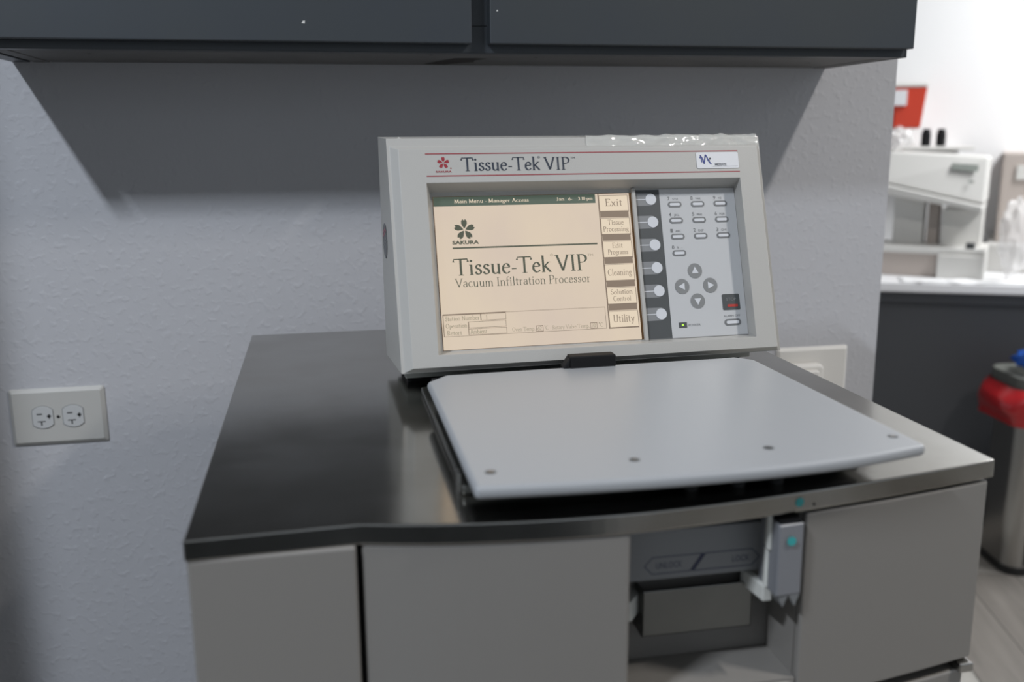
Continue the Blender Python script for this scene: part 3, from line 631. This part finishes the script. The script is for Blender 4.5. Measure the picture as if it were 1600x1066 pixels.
# white instrument with a sloped head and a display, turned a little more
ins = on_counter('embedding_instrument', 'white laboratory instrument with grey display and sloping head on the far counter', 'laboratory instrument', .02, .22, math.radians(-16))
side = [(-.05, .290), (.0, .225), (-.012, .200), (.20, .200), (.20, .380), (.055, .380)]          # (y, z) profile, front to the left
def yz_prism(mb, pts, x0, x1): mb.add([(x, y, z) for x in (x0, x1) for y, z in pts], [list(range(len(pts))), list(range(len(pts), 2*len(pts)))[::-1]]+[(i, (i+1) % len(pts), len(pts)+(i+1) % len(pts), len(pts)+i) for i in range(len(pts))])
def slab8(mb, x0, x1, yb0, yt, yk, bl, br, tl, tr):
    mb.add([(x0, yb0, bl), (x1, yb0, br), (x1, yt, tr), (x0, yt, tl), (x0, yk, bl), (x1, yk, br), (x1, yk, tr), (x0, yk, tl)], [(0, 1, 2, 3), (4, 7, 6, 5), (0, 4, 5, 1), (3, 2, 6, 7), (0, 3, 7, 4), (1, 5, 6, 2)])
k = MB(); slab8(k, 0, .285, -.052, -.005, .15, .287, .226, .382, .366); k.build('head', WHITEP, ins, bevel=.008, seg=3)
k = MB(); slab8(k, -.005, .282, -.062, -.062, .15, .252, .204, .284, .223); k.build('head_lip', WHITEP, ins, bevel=.006, seg=3)
T_ = Matrix.Translation((0, -.020, .333)) @ Matrix.Rotation(math.radians(37.9), 4, 'X').inverted() if False else None
MB().add([(.185, -.0330, .3280), (.258, -.0330, .3230), (.258, -.0210, .3420), (.185, -.0210, .3470)], [(0, 1, 2, 3)]).build('display', LCD, ins)
MB().add([(.236, -.0465, .2900), (.250, -.0465, .2890), (.250, -.0430, .2960), (.236, -.0430, .2970)], [(0, 1, 2, 3)]).build('button', LCD, ins)
MB().box(.02, .11, .05, .15, .09, .250).build('left_column', WHITEP, ins, bevel=.004)
MB().box(.120, .155, .07, .15, .09, .235).build('middle_column', BEIGE, ins, bevel=.003)
MB().box(.165, .28, .04, .15, .09, .206).build('right_column', WHITEP, ins, bevel=.004)
MB().box(-.02, .30, -.06, .15, .072, .092).build('work_plate', WHITEP, ins, bevel=.004)
MB().box(-.015, .17, -.05, .15, .0, .072).build('base', BEIGE, ins, bevel=.003)
MB().box(.17, .30, -.07, .15, .0, .072).build('base_drawer', WHITEP, ins, bevel=.003)
MB().box(.245, .27, -.055, -.02, .092, .110).build('knob', KEYD, ins, bevel=.002)
ins2 = on_counter('laboratory_instrument', 'beige boxy laboratory instrument under crumpled clear film on the far counter', 'laboratory instrument', .368, .30, math.radians(-14))
MB().box(0, .26, .06, .42, .09, .375).build('casing', BEIGE, ins2, bevel=.008, seg=3)
MB().box(-.02, .28, -.02, .44, .0, .09).build('base', GREYP, ins2, bevel=.005, seg=3)
MB().box(.045, .16, .052, .06, .29, .335).build('display_window', WHITEP, ins2)
fm = crumple('plastic_film', FILM, None, (0, 0, 0), (.048, .026, .10), .45, 3.1); p = TB @ Vector((.368, .060, 0)); fm.location = (p.x, p.y, CT+.128)
tag(fm, 'crumpled clear plastic film hanging in front of the beige instrument', 'plastic film')
fm = crumple('plastic_film', FILM, None, (0, 0, 0), (.045, .040, .032), .4, 8.4); p = TB @ Vector((.055, .28, 0)); fm.location = (p.x, p.y, CT+.418)
tag(fm, 'crumpled clear plastic film bunched on top of the white instrument at its left end', 'plastic film')
pd = on_counter('absorbent_pad', 'flat white absorbent pad lying along the counter edge', 'pad', .05, .002)
k = MB(); vs = []; fs = []
for i in range(33):
    for j in range(7): x = i*.017; y = j*.0105; vs.append((x, y+.006*noise.noise(Vector((x*30, j, 0))), .003+.007*max(0, noise.noise(Vector((x*14, y*20, 2)))+.3)))
for i in range(32):
    for j in range(6): a = i*7+j; fs.append((a, a+7, a+8, a+1))
nv0 = len(vs); vs += [(x, y, .0) for x, y, z in vs]; fs += [tuple(q+nv0 for q in f[::-1]) for f in fs]
per = [i*7 for i in range(33)]+[32*7+j for j in range(1, 7)]+[i*7+6 for i in range(31, -1, -1)]+[j for j in range(5, 0, -1)]
fs += [(a, b, b+nv0, a+nv0) for a, b in zip(per, per[1:]+per[:1])]
k.add(vs, fs).build('pad_sheet', TOWEL, pd, smooth=True)
# red sharps container on the far wall, wall shelf with two black bottles
def wall_item(s_, off): return TB @ Vector((s_, off, 0))
p = wall_item(.115, .56)
sh = thing('sharps_container', 'red sharps container with pale lid fixed high on the far wall', 'sharps container', (p.x, p.y, H+.268), DA)
k = MB(); a = [(-.048, -.055), (.040, -.055), (.040, .06), (-.048, .06)]; b = [(-.052, -.070), (.052, -.070), (.052, .06), (-.052, .06)]
k.add([(x, y, 0) for x, y in a]+[(x, y, .135) for x, y in b], [(3, 2, 1, 0), (4, 5, 6, 7)]+[(i, (i+1) % 4, 4+(i+1) % 4, 4+i) for i in range(4)]); k.build('tub', SHARPR, sh, bevel=.006, seg=3)
MB().box(-.056, .055, -.074, .06, .135, .150).build('lid', WHITEP, sh, bevel=.004)
MB().box(-.052, -.012, -.0745, -.060, .075, .125).build('paper_label', LABELW, sh)
MB().box(-.06, .06, .06, .098, .02, .12).build('wall_bracket', GREYP, sh)
p = wall_item(.16, .54)
sf = thing('wall_shelf', 'narrow pale shelf on the far wall under the sharps container', 'shelf', (p.x, p.y, H+.196), DA)
MB().box(-.13, .16, -.09, .118, 0, .012).build('board', WHITEP, sf, bevel=.002)
MB().box(-.10, .13, .06, .118, -.05, .0).build('bracket', WHITEP, sf)
for i, s_ in enumerate((.175, .222)):
    p = wall_item(s_, .50); bo = thing('bottle', ['small black bottle on the far wall shelf, nearer the red container', 'small black bottle on the far wall shelf, farther from the red container'][i], 'bottle', (p.x, p.y, H+.208), DA, 'black bottles on the wall shelf')
    k = MB(); k.cyl(0, 0, 0, .046, .0155, 20); k.build('bottle_body', BLACK, bo, bevel=.003)
    MB().cyl(0, 0, .046, .058, .0125, 16).build('cap', BLACK, bo, bevel=.001)

# ------------------------------------------------------------------ bin
bn = thing('trash_bin', 'tall stainless steel trash bin with red liner in front of the charcoal counter', 'trash bin', (1.605, .765, 0), math.radians(-10))
MB().prism(rrect(0, .28, 0, .18, .045, 8), .022, .510).build('bin_body', BINS, bn, bevel=.001)
MB().prism(rrect(-.004, .284, -.004, .184, .047, 8), 0, .022).build('base_ring', BINB, bn, bevel=.002)
MB().box(.045, .235, -.006, .002, .03, .50).build('front_panel', BINB, bn, bevel=.002)
rimk = MB(); o1 = rrect(-.012, .292, -.012, .192, .05, 8); o2 = rrect(.018, .262, .018, .162, .03, 8); nn = len(o1)
rimk.add([(x, y, .520) for x, y in o1]+[(x, y, .560) for x, y in o1]+[(x, y, .560) for x, y in o2]+[(x, y, .520) for x, y in o2], [(k*nn+i, k*nn+(i+1) % nn, ((k+1) % 4)*nn+(i+1) % nn, ((k+1) % 4)*nn+i) for k in range(4) for i in range(nn)])
rimk.build('rim', mat('grey_bin_rim', (.13, .135, .12), .4), bn, bevel=.003)
MB().box(.03, .09, -.0145, -.010, .530, .548).build('rim_latch', BINB, bn, bevel=.001)
# liner folded out over the rim
k = MB(); out = rrect(-.013, .293, -.013, .193, .052, 8); nn = len(out); vs = []; fs = []; LV = 8
cxm = sum(x for x, y in out)/nn; cym = sum(y for x, y in out)/nn
for j in range(LV):
    t = j/(LV-1); 
    for i, (x, y) in enumerate(out):
        w_ = noise.noise(Vector((x*22, y*22, t*1.5))); d = (.004+.030*math.sin(min(1, t*1.25)*math.pi*.85))*(1+.9*w_)+.002
        L_ = math.hypot(x-cxm, y-cym); zz_ = .530-(.098+.030*noise.noise(Vector((x*9, y*9, 5))))*t
        vs.append((x+(x-cxm)/L_*d, y+(y-cym)/L_*d, zz_))
fs = [(j*nn+i, j*nn+(i+1) % nn, (j+1)*nn+(i+1) % nn, (j+1)*nn+i) for j in range(LV-1) for i in range(nn)]
k.add(vs, fs).build('bin_liner', BAGR, bn, smooth=True)
gl = crumple('disposable_glove', GLOVE, None, (0, 0, 0), (.06, .05, .028), .5, 2.2, 3); gl.location = (1.685, .815, .600)
tag(gl, 'crumpled blue disposable glove lying on top of the trash bin', 'glove')
